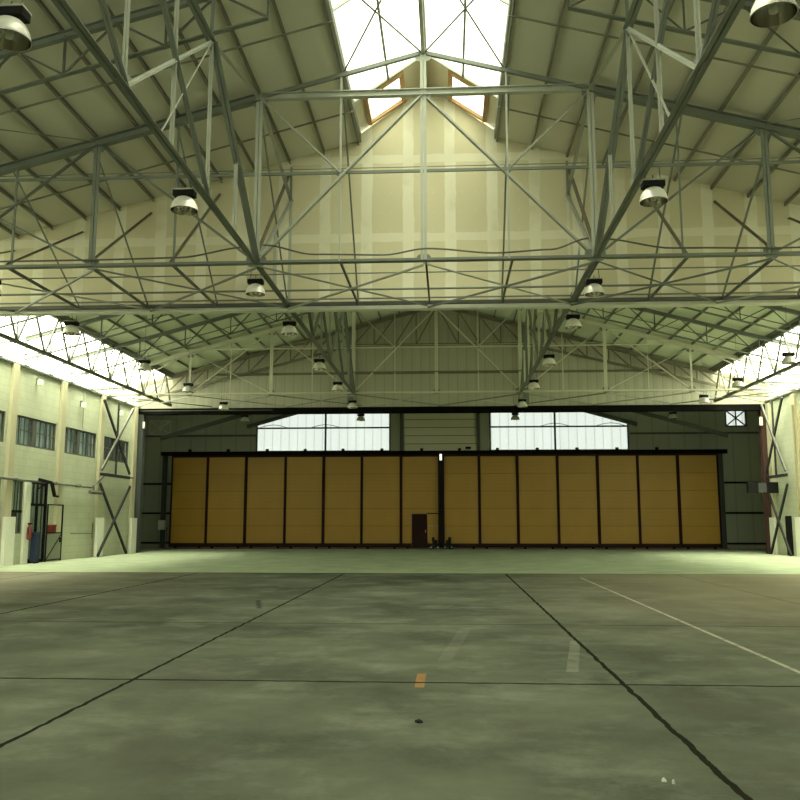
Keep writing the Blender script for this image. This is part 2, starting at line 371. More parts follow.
bm = B(); bar(bm, (CX, -11, ZM-0.08), (CX, YG, ZM-0.08), 0.10, 0.14); struct('trim_3', bm, 'steel_light')
BZ0, BZ1, BW = 6.0, 10.6, 9.0
# side walls: near and left wall with openings
def wall_y(bm, x0, x1, ya, yb, za, zb, holes):
    ys = sorted({ya, yb, *[h[0] for h in holes], *[h[1] for h in holes]}); zs = sorted({za, zb, *[h[2] for h in holes], *[h[3] for h in holes]})
    for i in range(len(ys)-1):
        for k in range(len(zs)-1):
            cy, cz = (ys[i]+ys[i+1])/2, (zs[k]+zs[k+1])/2
            if any(h[0] < cy < h[1] and h[2] < cz < h[3] for h in holes): continue
            box(bm, x0, x1, ys[i], ys[i+1], zs[k], zs[k+1])
UP = [(24.7, 27.4, 4.70, 5.90), (28.2, 31.75, 4.70, 5.90), (32.5, 36.05, 4.70, 5.90), (36.78, 40.33, 4.70, 5.90), (41.1, 44.55, 4.72, 5.90)]
LO = [(30.6, 31.75, 1.2, 3.32), (32.62, 33.5, 1.2, 3.32), (34.0, 35.6, 0.0, 3.30)]
bm = B(); wall_y(bm, XL-0.22, XL, -13, YE+0.2, 0, ZW, UP+LO)
box(bm, XL-0.22, XL, -13, 2.8, ZW, zd(XL)); struct('wall_left', bm, 'block')
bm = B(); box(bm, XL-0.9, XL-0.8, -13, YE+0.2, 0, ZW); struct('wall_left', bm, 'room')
bm = B(); box(bm, XR, XR+0.22, -13, YE+0.2, 0, ZW+0.1); box(bm, XR, XR+0.22, -13, 2.8, ZW+0.1, zd(XR)); struct('wall_right', bm, 'block')
bm = B(); box(bm, XL-.3, XR+.3, -13.1, -13, 0, BZ0); box(bm, XL-.3, CX-BW, -13.1, -13, BZ0, 9.2); box(bm, CX+BW, XR+.3, -13.1, -13, BZ0, 9.2)
prism_xz(bm, [(XL-.3, 9.2), (XL-.3, 9.2), (CX-BW, 9.2), (CX-BW, BZ1), (CX-2, BZ1), (CX-2.0, 13.3), (XL-.3, zd(XL-.3)+.1)], -13.1, -13)
prism_xz(bm, [(XR+.3, 9.2), (CX+BW, 9.2), (CX+BW, BZ1), (CX+2, BZ1), (CX+2.0, 13.3), (XR+.3, zd(XR+.3)+.1)], -13.1, -13)
prism_xz(bm, [(CX-2, BZ1), (CX+2, BZ1), (CX+2, 13.3), (CX, ZM), (CX-2, 13.3)], -13.1, -13); struct('wall_back', bm, 'gable')
bm = B(); box(bm, CX-BW, CX+BW, -13.06, -13.03, BZ0, BZ1); w = struct('window_30', bm, 'sidelight')  # unseen glazing behind the camera, added to brighten the near hall
for k in range(9): bm = B(); bar(bm, (CX-BW+k*BW/4, -12.98, BZ0), (CX-BW+k*BW/4, -12.98, BZ1), .1, .1); obj('mullion', bm, 'steel_dark', w)
# the drop wall
bm = B()
prism_xz(bm, [(XL, 7.93), (XR, 7.93), (XR, zd(XR)), (CX+2.0, zd(CX+2.0)), (CX+2.0, 13.36), (CX, ZM), (CX-2.0, 13.36), (CX-2.0, zd(CX-2.0)), (XL, zd(XL))], YP, YP+0.14)
struct('wall_middle', bm, 'dry')
bm = B(); box(bm, XL, XR, YP-0.06, YP+0.22, 7.86, 8.00); struct('trim_4', bm, 'white')
# side glazing of far hall; unseen strips added over near hall for brightness
for s, xw, xe, zt, nm, gy0, gy1 in ((-1, XL, EL, ZW, 'window_5', YP+.15, YE), (1, XR, ER, ZW+0.1, 'window_6', YP+.15, YE), (-1, XL, EL, ZW, 'window_28', 2.8, YP), (1, XR, ER, ZW+0.1, 'window_29', 2.8, YP)):
    bm = B(); a = (xw-0.2 if s < 0 else xe, xe if s < 0 else xw+0.2)
    slab(bm, a[0], zd(a[0])+0.03, a[1], zd(a[1])+0.03, gy0, gy1, 0.02)
    w = struct(nm, bm, 'sidelight')
    bm = B(); xx = xw-0.1 if s < 0 else xw+0.1; box(bm, xx-0.01, xx+0.01, gy0, gy1, zt, zd(xw)+0.02); obj('pane', bm, 'sidelight', w)
    for k in range(6):
        bm = B(); y = gy0+.05+k*(gy1-gy0-.1)/5; bar(bm, (xw-s*0.0, y, zt), (xw, y, zd(xw)), 0.05, 0.05); obj('mullion', bm, 'steel_light', w)
    bm = B(); bar(bm, (xw-s*0.05, gy0, zt+0.03), (xw-s*0.05, gy1, zt+0.03), 0.10, 0.08); obj('sill', bm, 'steel', w)
# gable end over the header, cream cladding
bm = B()
prism_xz(bm, [(XL-.2, 7.85), (XR+.2, 7.85), (XR+.2, zd(XR)), (CX, Z0+.02), (XL-.2, zd(XL))], YE, YE+0.12); struct('wall_far', bm, 'gable')
for z, a, b in ((9.72, 12.3, 12.3),):
    bm = B(); box(bm, CX-a, CX+b, YE-0.10, YE, z-0.06, z+0.06); struct('trim_5', bm, 'brown')
bm = B(); box(bm, XL, XR, YE-0.08, YE+0.30, 7.52, 7.85); struct('trim_6', bm, 'black_beam')
bm = B(); box(bm, XL+0.1, XL+7.5, YE-0.12, YE-0.08, 7.70, 7.74); struct('trim_7', bm, 'steel_dark')

# door bay
YB = 55.0; BL, BR = -20.8, 20.1
def zb(x): return zr(x, 11.45, 0.28)      # line of the sloping frames
def zq(x): return zr(x, 10.9, 0.10)       # roof of the bay
bm = B(); slab(bm, BL, zq(BL), CX, zq(CX), YE+0.12, YB+0.2); slab(bm, CX, zq(CX), BR, zq(BR), YE+0.12, YB+0.2); struct('ceiling', bm, 'bay')
WL = [(-12.55, 6.2), (-3.8, 6.2), (-3.8, 9.5), (-7.65, 9.5), (-12.55, 8.05)]
WR = [(2.7, 6.2), (11.5, 6.2), (11.5, 8.08), (6.75, 9.5), (2.7, 9.5)]
SL = [(-19.6, 7.35), (-18.4, 7.35), (-18.4, 8.1), (-19.6, 8.1)]
bm = B()
# back wall pieces around the windows
prism_xz(bm, [(BL, 0), (BR, 0), (BR, 6.2), (BL, 6.2)], YB, YB+0.12)
prism_xz(bm, [(BL, 6.2), (-12.55, 6.2), (-12.55, 8.05), (-7.65, 9.5), (CX, 9.5), (CX, zq(CX)), (BL, zq(BL))], YB, YB+0.12)
prism_xz(bm, [(-3.8, 6.2), (2.7, 6.2), (2.7, 9.5), (-3.8, 9.5)], YB, YB+0.12)
prism_xz(bm, [(11.5, 6.2), (17.65, 6.2), (17.65, 8.7), (17.65, zq(17.65)), (CX, zq(CX)), (CX, 9.5), (6.75, 9.5), (11.5, 8.08)], YB, YB+0.12)
box(bm, 17.65, BR, YB, YB+.12, 6.2, 7.68); box(bm, 18.9, BR, YB, YB+.12, 7.68, zq(18.9)); box(bm, 17.65, 18.9, YB, YB+.12, 8.7, zq(18.9))
struct('wall_rear', bm, 'bay')
for s, x in ((-1, BL), (1, BR)):
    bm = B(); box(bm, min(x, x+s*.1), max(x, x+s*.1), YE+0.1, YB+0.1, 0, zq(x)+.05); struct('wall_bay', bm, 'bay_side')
    bm = B(); xa = XL-.2 if s < 0 else XR+.2; box(bm, min(x, xa), max(x, xa), YE+0.12, YE+0.2, 0, zq(x)); struct('wall_return', bm, 'bay')
for nm, pts, mx in (('window_7', WL, -8.0), ('window_8', WR, 6.85)):
    bm = B(); prism_xz(bm, pts, YB+0.03, YB+0.06); w = struct(nm, bm, 'corr')
    bm = B()
    for (xa, za), (xb, zb_) in zip(pts, pts[1:]+pts[:1]): bar(bm, (xa, YB-0.02, za), (xb, YB-0.02, zb_), 0.10, 0.10)
    obj('frame', bm, 'steel_dark', w)
    bm = B(); bar(bm, (mx, YB-0.1, 6.2), (mx, YB-0.1, 9.5), 0.12, 0.12); obj('mullion', bm, 'steel_dark', w)
    bm = B(); bar(bm, (pts[0][0], YB-0.1, 7.72), (pts[1][0], YB-0.1, 7.72), 0.08, 0.10); obj('transom', bm, 'steel_dark', w)
    for k, x in enumerate((pts[0][0]+1.1, mx, pts[1][0]-1.1)):
        if k == 1 or abs(x-CX) > 8:
            bm = B(); tube(bm, [(x-0.9, YB-0.14, 7.76), (x-0.45, YB-0.16, 7.88), (x, YB-0.16, 7.94), (x+0.45, YB-0.16, 7.88), (x+0.9, YB-0.14, 7.76)], 0.02, 6); obj('stay', bm, 'black', w)
# small lattice lights at the ends of the bay
for nm, x0, x1, m_ in (('window_9', -19.7, -18.3, 'blind_dim'), ('window_10', 17.65, 18.9, 'corr')):
    za, zc = (7.35, 8.25) if x0 < 0 else (7.68, 8.7)
    bm = B(); y = YB-.05 if x0 < 0 else YB+.04; box(bm, x0, x1, y-.02, y, za, zc); w = struct(nm, bm, m_)
    bm = B()
    for (a, b) in (((x0, za), (x1, zc)), ((x0, zc), (x1, za)), ((x0, za), (x1, za)), ((x0, zc), (x1, zc)), ((x0, za), (x0, zc)), ((x1, za), (x1, zc)), (((x0+x1)/2, za), ((x0+x1)/2, zc))): bar(bm, (a[0], YB-.12, a[1]), (b[0], YB-.12, b[1]), .07, .07)
    obj('lattice', bm, 'black' if x0 > 0 else 'steel_lit', w)
# sectional panel in the middle
bm = B(); box(bm, -2.85, 1.78, YB-0.08, YB-0.02, 6.05, 9.5); d1 = struct('door_1', bm, 'sect')
for x in (-3.05, 1.95):
    bm = B(); box(bm, x-0.08, x+0.08, YB-0.22, YB-0.08, 6.0, 9.5); obj('guide_post', bm, 'steel_dark', d1)
bm = B(); box(bm, 1.1, 1.45, YB-0.12, YB-0.08, 6.3, 6.45); obj('handle', bm, 'black', d1)
# girts of the bay walls
for k, (xa, xb, z) in enumerate(((-20.7, -12.6, 7.25), (11.6, 19.9, 7.25))):
    bm = B(); bar(bm, (xa, YB-0.08, z), (xb, YB-0.08, z), 0.12, 0.12); struct('trim_%d' % (8+k), bm, 'steel_dark')
for k, (xa, xb, z) in enumerate(((-20.7, -17.9, 4.1), (-20.7, -17.9, 2.2), (16.9, 19.9, 4.1), (16.9, 19.9, 2.2), (-20.7, -17.9, .3), (16.9, 19.9, .3))):
    bm = B(); bar(bm, (xa, YB-0.08, z), (xb, YB-0.08, z), 0.10, 0.12); struct('trim_%d' % (10+k), bm, 'black')
# posts of the opening
bm = B(); add_poly_prism(bm, (XL+0.17, YE+0.1, 0), (XL+0.17, YE+0.1, 7.55), Ip(0.30, 0.34, 0.02)); struct('trim_16', bm, 'grey_post')
bm = B(); add_poly_prism(bm, (XR-0.20, YE+0.1, 0), (XR-0.20, YE+0.1, 7.55), Ip(0.34, 0.36, 0.02)); struct('trim_17', bm, 'redpost')
# bay rafters
for y in (50.2, 54.7):
    for s, xe, nm in ((-1, CX-(16.8 if y < 52 else 12.6), 'left'), (1, CX+(16.8 if y < 52 else 12.6), 'right')):
        bm = B(); add_poly_prism(bm, (CX, y, zb(CX)-0.12), (xe, y, zb(xe)-0.12), Ip(0.16, 0.24))
        tag(obj('bay_rafter', bm, 'steel_dark', loc=(xe, y, zb(xe))), 'dark sloping rafter in %s half of the door bay, %s' % (nm, 'nearer the header' if y < 52 else 'at the white window'), 'rafter', 'door bay rafters')
# columns of the bay in door pockets
for x, lb in ((-18.35, 'left'), (16.95, 'right')):
    t = thing('bay_column', 'slate steel column in the %s door pocket beside the end yellow leaf' % lb, 'column', (x, 54.2, 0), 'door bay columns')
    part('shaft', t, 'grey_post', add_poly_prism, (x, 54.2, 0), (x, 54.2, 6.0), Ip(0.26, 0.26, 0.02))
    part('base_plate', t, 'grey_post', box, x-0.22, x+0.22, 54.0, 54.4, 0, 0.03)
bm = B(); box(bm, -18.55, -18.1, 53.85, 54.05, 1.15, 1.75); t = tag(obj('switch_box', bm, 'white', loc=(-18.3, 54.0, 1.35), bevel=0.015), 'pale grey electrical box on the column in the left door pocket', 'box')
bm = B(); tube(bm, [(-18.0, 53.95, 1.3), (-18.0, 53.95, 0.1)], 0.04); obj('cable_tube', bm, 'steel', t)

# ------------------------------------------------------------------ trusses
def gusset(t, x, y, z, w=0.34, h=0.26, m='steel'):
    bm = B(); c = min(w, h)*0.28
    prism_xz(bm, [(x-w/2+c, z-h/2), (x+w/2-c, z-h/2), (x+w/2, z-h/2+c), (x+w/2, z+h/2-c), (x+w/2-c, z+h/2), (x-w/2+c, z+h/2), (x-w/2, z+h/2-c), (x-w/2, z-h/2+c)], y-0.008, y+0.008)
    obj('gusset_plate', bm, m, t)
def main_truss(y, label, SL='steel_light', SN='steel'):
    t = thing('roof_truss', label, 'roof truss', (CX, y, 8.0), 'main trusses across the hall')
    part('bottom_chord', t, SN, angle2, (XL+.02, y, 8.0), (XR-.02, y, 8.0), 0.11)
    for s, xe in ((-1, XL), (1, XR)):
        part('top_chord', t, SN, add_poly_prism, (CX, y, zr(CX)), (CX+s*P4, y, zr(CX+s*P4)), rect(0.09, 0.10))
        part('top_chord', t, SN, add_poly_prism, (CX+s*P4, y, zr(CX+s*P4)), (xe, y, zr(xe)), Ip(0.20, 0.20, 0.02))
    part('collar_beam', t, SL, add_poly_prism, (CX-P4, y, 12.33), (CX+P4, y, 12.33), Ip(0.16, 0.17, 0.02))
    part('middle_rail', t, SN, bar, (XL, y, 10.27), (XR, y, 10.27), 0.05, 0.07)
    part('middle_rail', t, SN, tube, [(XL, y+.05, 10.40), (XR, y+.05, 10.40)], 0.012, 6)
    for k in range(-7, 8):
        x = CX+k*P4/2
        main = k % 2 == 0
        if not XL+.3 < x < XR-.3: continue
        w = 0.10 if k in (-2, 2, -4, 4) else (0.09 if k == 0 else 0.055)
        (part('post', t, SL if abs(k) < 3 else SN, angle2 if main else angle1, (x, y, 8.0), (x, y, zr(x)), w))
    D = [((0, 12.3), (1, 8.0), .085), ((1, 12.3), (.5, 10.27), .06), ((2, None), (1, 8.0), .07), ((2, None), (3, 8.0), .07), ((3, None), (2, 8.0), .06), ((3, None), (4, 8.0), .05)]
    for s in (-1, 1):
        for (a, za), (b, zb_), w in D:
            xa = CX+s*a*P4; xb = CX+s*b*P4
            if b == 4: xb = (XL if s < 0 else XR)
            za = zr(xa) if za is None else za
            part('diagonal', t, SL if a < 2 else SN, angle2, (xa, y+.02*s, za), (xb, y+.02*s, zb_), w)
        for a in (1, 2, 3): gusset(t, CX+s*a*P4, y, 8.04, 0.5 if a == 1 else .36, .3)
        for a in (1, 2, 3): gusset(t, CX+s*a*P4, y, zr(CX+s*a*P4)-0.1, .4, .3)
        gusset(t, CX+s*P4/2, y, 10.27, .22, .2)
    gusset(t, CX, y, 12.28, .42, .26, SL); gusset(t, CX, y, 8.03, .34, .2); gusset(t, CX, y, 13.3, .4, .26, SL)
    return t
main_truss(20.0, 'large roof truss spanning the hall in front of the cream plasterboard drop wall')
main_truss(41.5, 'distant roof truss lit pale, seen below the drop wall and nearest the far cladding', 'steel_lit', 'steel_lit')
# lattice rafters between the main trusses
def lattice(y, s, label, zoff=0.0, name='lattice_rafter'):
    xe = XL if s < 0 else XR
    t = thing(name, label, 'rafter', (xe, y, zr(xe)-.75), 'lattice rafters between the main trusses')
    part('top_chord', t, 'steel', add_poly_prism, (CX, y, zr(CX)), (xe, y, zr(xe)), Ip(0.13, 0.16, 0.016))
    x0 = CX+s*3.0
    part('bottom_chord', t, 'steel', angle2, (x0, y, zr(x0)-.85), (xe, y, zr(xe)-.85), 0.075)
    n = 13; L = abs(xe-x0)
    for k in range(n+1):
        x = x0+s*L*k/n
        if k % 2 == 0: part('web_post', t, 'steel_dark', angle1, (x, y, zr(x)-.85), (x, y, zr(x)), 0.05)
        if k < n:
            x2 = x0+s*L*(k+1)/n
            if k % 2: a, b = (x, zr(x)-.02), (x2, zr(x2)-.85)
            else: a, b = (x, zr(x)-.85), (x2, zr(x2)-.02)
            part('web_diagonal', t, 'steel_dark', angle1, (a[0], y, a[1]), (b[0], y, b[1]), 0.045)
    return t
for y, w in ((15.7, 'in front of the nearest full truss'), (28.6, 'just beyond the cream drop wall'), (32.9, 'third from the cream drop wall'.replace('third', 'second')), (37.2, 'third beyond the cream drop wall')):
    for s in (-1, 1):
        lattice(y, s, 'lattice roof rafter on the %s slope, %s' % ('left' if s < 0 else 'right', w))
# gable end frame: lattice with level bottom boom in the middle
t = thing('gable_frame', 'brown lattice frame against the cream cladding of the far gable', 'truss', (CX, 45.45, 11.2))
for s in (-1, 1):
    xe = XL if s < 0 else XR
    part('top_chord', t, 'brown', bar, (CX, 45.45, zr(CX)), (xe, 45.45, zr(xe)), 0.12, 0.16)
    part('bottom_chord', t, 'brown', bar, (CX, 45.45, 11.22), (CX+s*4.6, 45.45, 11.22), 0.1, 0.12)
    part('bottom_chord', t, 'brown', bar, (CX+s*4.6, 45.45, 11.22), (xe, 45.45, 8.2), 0.1, 0.12)
    part('post', t, 'steel', bar, (CX+s*4.75, 45.45, 7.9), (CX+s*4.75, 45.45, zr(CX+s*4.75)), 0.3, 0.12)
    zbt = lambda x: 11.22 if abs(x-CX) < 4.6 else 11.22-(abs(x-CX)-4.6)*3.02/(abs(xe-CX)-4.6)
    for k in range(14):
        xa = CX+s*k*1.15; xb = CX+s*(k+1)*1.15
        part('post', t, 'brown', bar, (xa, 45.45, zbt(xa)), (xa, 45.45, zr(xa)), 0.06, 0.06)
        part('diagonal', t, 'brown', bar, (xb, 45.45, zbt(xb)+0*k) if k % 1 == 0 else 0, (xa, 45.45, zr(xa)), 0.06, 0.06)
for k, (x0, n) in enumerate(((CX, 'centre'), (CX-12.3, 'left'), (CX+12.3, 'right'))):
    pass

# longitudinal lattice girders
def girder(x, y0, y1, label, zb_=8.0, zt=11.28, pm='steel_light'):
    t = thing('lattice_girder', label, 'girder', (x, y0, zb_), 'lengthwise lattice girders')
    n = round((y1-y0)/4.3); p = (y1-y0)/n
    part('bottom_chord', t, 'steel', angle2, (x, y0, zb_), (x, y1, zb_), 0.10)
    part('top_chord', t, 'steel', angle2, (x, y0+p, zt), (x, y1-p, zt), 0.11)
    for k in range(2*n+1):
        y = y0+k*p/2
        if k in (0, 2*n): continue
        top = zt if 2 <= k <= 2*n-2 else (zb_+(zt-zb_)*0.5)
        part('post', t, pm, angle2, (x, y, zb_), (x, y, top), 0.048)
        if k % 2 == 0: part('stub_post', t, 'steel', angle1, (x, y, zt), (x, y, zr(x)), 0.08)
    dg = []
    for k in range(n):
        a, b = y0+k*p, y0+(k+1)*p
        if k == 0: dg.append(((a, zb_), (b, zt)))
        elif k == n-1: dg.append(((a, zt), (b, zb_)))
        else: dg.append(((a, zt), (b, zb_))); dg.append(((a, zb_), (b, zt)))
    for i, (a, b) in enumerate(dg):
        part('diagonal', t, 'steel_light' if a[1] < b[1] else 'steel', angle2, (x+.03*(i % 2), a[0], a[1]), (x+.03*(i % 2), b[0], b[1]), 0.07 if a[1] < b[1] else (0.10 if i in (0, len(dg)-1) else 0.06))
    part('strut', t, 'steel_light', angle2, (x, y0+p, zt), (x, y0, 12.3), 0.06); part('strut', t, 'steel_light', angle2, (x, y1-p, zt), (x, y1, 12.3), 0.06)
    part('sway_brace', t, 'steel_light', angle1, (x, y1-p, zt), (x, y1-p-2.75, zb_), 0.04)
    for k in range(n+1):
        y = y0+k*p
        bm = B(); box(bm, x-.01, x+.01, y-.25, y+.25, zb_-.06, zb_+.24); obj('gusset_plate', bm, 'steel', t)
        if 0 < k < n: bm = B(); box(bm, x-.01, x+.01, y-.22, y+.22, zt-.2, zt+.08); obj('gusset_plate', bm, 'steel', t)
    return t
GX = (CX-P4, CX+P4)
girder(GX[0], -1.5, 20.0, 'long lattice girder carrying the left row of lamps over the near hall')
girder(GX[1], -1.5, 20.0, 'long lattice girder carrying the right row of lamps over the near hall')
girder(GX[0]+.01, 20.0, 41.5, 'lattice girder left of centre running on beyond the cream drop wall', pm='steel_light')
girder(GX[1]+.01, 20.0, 41.5, 'lattice girder right of centre running on beyond the cream drop wall', pm='steel_lit')
# edge girders beside the side glazing
for x, sd in ((-15.25, 'left'), (14.15, 'right')):
    xw = XL if x < 0 else XR
    t = thing('edge_girder', 'slim zigzag girder along the bright %s side glazing above the wall' % sd, 'girder', (x, 24.5, 8.0), 'edge girders by the side glazing')
    zt = zr(x)+.12
    part('bottom_chord', t, 'steel', bar, (x, 24.5, 8.0), (x, 45.6, 8.0), 0.14, 0.12)
    part('top_chord', t, 'steel', bar, (x, 24.5, zt), (x, 45.6, zt), 0.14, 0.2)
    for k in range(10):
        y = 24.5+k*2.11
        part('web_diagonal', t, 'steel_dark', bar, (x, y, 8.0), (x, y+1.055, zt), 0.065); part('web_diagonal', t, 'steel_dark', bar, (x, y+1.055, zt), (x, y+2.11, 8.0), 0.065)
        part('tie', t, 'steel_dark', bar, (x, y, 8.0), (xw, y, ZW+.05), 0.045)
        part('tie', t, 'steel_dark', bar, (x, y, 8.0), (xw, y+2.11, ZW+.05), 0.035)
        if k % 2 == 0: part('web_post', t, 'steel', angle1, (x, y, 8.0), (x, y, zt), 0.05)
# purlins
for s in (-1, 1):
    for k in range(2, 16):
        d = k*1.04; x = CX+s*d
        if not XL+.2 < x < XR-.2: continue
        sd = 'left' if s < 0 else 'right'
        for ya, yb, wh in ((-12.9, YP, 'near'), (YP+.16, YE, 'far')):
            if wh == 'far' and not EL < x < ER: continue
            bm = B(); z = zr(x)+.165
            add_poly_prism(bm, (x, ya, z), (x, yb, z), [(-.024, -.04), (.024, -.04), (.024, -.03), (-.016, -.03), (-.016, .06), (.024, .06), (.024, .07), (-.024, .07)])
            tag(obj('roof_purlin', bm, 'purlin', loc=(x, ya, z)), 'dark purlin, %s slope %s drop wall, %s from the ridge' % (sd, 'before' if wh == 'near' else 'beyond', ['', '', 'first', 'second', 'third', 'fourth', 'fifth', 'sixth', 'seventh', 'eighth', 'ninth', 'tenth', 'eleventh', 'twelfth', 'thirteenth', 'fourteenth'][k]), 'purlin', 'roof purlins')
bm = B(); bar(bm, (CX, YP+.16, zr(CX)+.12), (CX, YE, zr(CX)+.12), .1, .14); tag(obj('roof_purlin', bm, 'purlin', loc=(CX, YP, 13.5)), 'dark ridge purlin under the green lining beyond the cream drop wall', 'purlin', 'roof purlins')
bm = B(); bar(bm, (CX, -11, 13.42), (CX, 22.4, 13.42), .09, .12); tag(obj('ridge_beam', bm, 'steel_light', loc=(CX, -11, 13.42)), 'pale steel beam running along the ridge under the open rooflight', 'beam')
# knee braces from the truss to the drop wall
for d in (-6, -5, -4, -3, -2, 2, 3, 4, 5, 6):
    x = CX+d*2.1
    bm = B(); angle2(bm, (x, 20.1, 8.1), (x, YP, zr(x)-0.2), .06)
    tag(obj('knee_brace', bm, 'brown', loc=(x, 20.1, 8.1)), 'brown sloping brace up to the cream drop wall, %s %s of centre' % (['', 'first', 'first', 'second', 'third', 'fourth', 'fifth'][abs(d)], 'left' if d < 0 else 'right'), 'brace', 'braces to the drop wall')
for k in range(-5, 6):
    x = CX+k*2.1+.05; nm = 'at the centre' if k == 0 else '%s %s of centre' % (['', 'first', 'second', 'third', 'fourth', 'fifth'][abs(k)], 'left' if k < 0 else 'right')
    bm = B(); bar(bm, (x, 20.05, 8.0), (x, 24.1, 8.0), .05, .07)
    tag(obj('link_bar', bm, 'steel_dark', loc=(x, 20.05, 8.0)), 'short level bar from truss foot to drop wall foot, '+nm, 'bar', 'link bars to the drop wall')
    if k in (0,): continue
    bm = B(); angle1(bm, (x, 20.05, zr(x)-.1), (x, 24.2, 8.1), .055)
    tag(obj('hanger_brace', bm, 'steel', loc=(x, 20.05, zr(x))), 'thin brace falling from truss top to drop wall foot, '+nm, 'brace', 'falling braces at the drop wall')
for s, sd in ((-1, 'left'), (1, 'right')):
    for y, nm in ((13.5, 'third line before the drop wall'), (17.85, 'second line before the drop wall'), (22.15, 'closest before the drop wall'), (26.6, 'closest beyond the drop wall'), (30.8, 'second line beyond the drop wall'), (35.0, 'third line beyond the drop wall'), (39.3, 'fourth line beyond the drop wall')):
        xe = EL if s < 0 else ER; d0 = 2.0 if y < YP else 0
        bm = B(); bar(bm, (CX+s*d0, y, zr(CX+d0)+.11), (xe, y, zr(xe)+.11), .03, .04)
        tag(obj('sag_bar', bm, 'purlin', loc=(xe, y, zr(xe))), 'thin bar across the %s roof slope, %s' % (sd, nm), 'bar', 'bars tying the purlins')
    for y, nm in ((11.4, 'farther before'), (15.7, 'nearer before')):
        for j in (0, 1):
            xa, xb = CX+s*8.3, CX+s*12.5; ya, yb = (y, y+4.3) if j else (y+4.3, y)
            bm = B(); tube(bm, [(xa, ya, zr(xa)+.05), (xb, yb, zr(xb)+.05)], .014, 6)
            tag(obj('roof_rod', bm, 'purlin', loc=(xa, ya, zr(xa))), 'thin slanting rod under %s roof slope, %s the near truss, one of crossed pair' % (sd, nm), 'rod', 'crossed rods %s %s' % (sd, nm))
# level cross bracing beside the drop wall and by the far gable
def cross(ya, yb, where, m='steel'):
    for k in range(-4, 4):
        xa = max(XL, CX+k*P4); xb = min(XR, CX+(k+1)*P4); sd = 'left' if k < 0 else 'right'; q = ['inner', 'second', 'third', 'outer'][(-k-1) if k < 0 else k]
        for j, (p, q_) in enumerate((((xa, ya), (xb, yb)), ((xb, ya), (xa, yb)))):
            bm = B(); z = 7.93-.05*j; angle1(bm, (p[0], p[1], z), (q_[0], q_[1], z), .055)
            lean = 'running away %sward' % ('right' if j == 0 else 'left')
            tag(obj('cross_brace', bm, 'steel_light' if (k+j) % 3 == 0 else m, loc=(p[0], p[1], z)), 'level brace %s, %s panel %s, %s' % (where, q, sd, lean), 'brace', 'level cross braces '+where)
cross(20.05, 24.2, 'below the drop wall')
cross(41.5, 45.7, 'over the far header')
# rods in front of the drop wall, conduit, rooflight rods
for y, z, r, lb in ((21.05, 8.0, .018, 'thin level rod just behind the near truss bottom chord'), (22.6, 8.0, .03, 'level pipe midway between near truss and drop wall'), (24.0, 8.12, .025, 'level rod close against the foot of the drop wall'), (24.12, 8.0, .05, 'dark level beam at the very foot of the drop wall'), (41.3, 9.0, .03, 'pale level rod across the distant truss below its middle rail')):
    bm = B(); a = -5.2 if y > 40 else XL; b = 4.2 if y > 40 else XR
    if r < .05: tube(bm, [(a, y, z), (b, y, z)], r, 8)
    else: bar(bm, (a, y, z), (b, y, z), .10, .10)
    tag(obj('tie_rod' if r < .05 else 'edge_beam', bm, 'steel_dark' if r == .05 else 'steel', loc=(a, y, z)), lb, 'rod' if r < .05 else 'beam')
for s in (-1, 1):
    for y in (11.4, 15.7, 20.0):
        for j in (0, 1):
            ya, yb = (y-4.3, y) if j == 0 else (y, y-4.3)
            bm = B(); tube(bm, [(CX+s*.05, ya, 13.42), (CX+s*2.0, yb, 12.95)], .024, 6)
            tag(obj('rooflight_rod', bm, 'steel', loc=(CX, ya, 13.42)), 'thin rod under %s ridge rooflight, %s bay from the drop wall, running %s' % ('left' if s < 0 else 'right', {20.0: 'second', 15.7: 'third', 11.4: 'fourth'}[y], 'outward' if j == 0 else 'inward'), 'rod', 'rooflight bracing rods')
def cable(pts, lb, r=.022):
    P_ = []
    for (a, b) in zip(pts, pts[1:]):
        a = V(a); b = V(b)
        for i in range(8): f = i/8; f2 = f*f*(3-2*f); p = a.lerp(b, f); p.z = a.z+(b.z-a.z)*f2; P_.append(p)
    P_.append(V(pts[-1])); bm = B(); tube(bm, P_, r, 6); tag(obj('power_cable', bm, 'black' if r < .02 else 'steel_dark', loc=tuple(P_[0])), lb, 'cable', 'cables along the near truss')
y = 19.88
cable([(XL, y, 8.09), (-8.5, y, 8.1), (-6.6, y, 8.12), (-4.9, y, 8.36)], 'cable along near truss rising to the left girder from the left')
cable([(-4.5, y, 8.4), (-3.2, y, 8.14), (-1.5, y, 8.10), (-.5, y, 8.24), (1.2, y, 8.10), (2.5, y, 8.16), (3.4, y, 8.42)], 'cable sagging along near truss between the two girders')
cable([(3.7, y, 8.4), (5.4, y, 8.14), (8, y, 8.1), (XR, y, 8.1)], 'cable along near truss falling away right of the right girder')

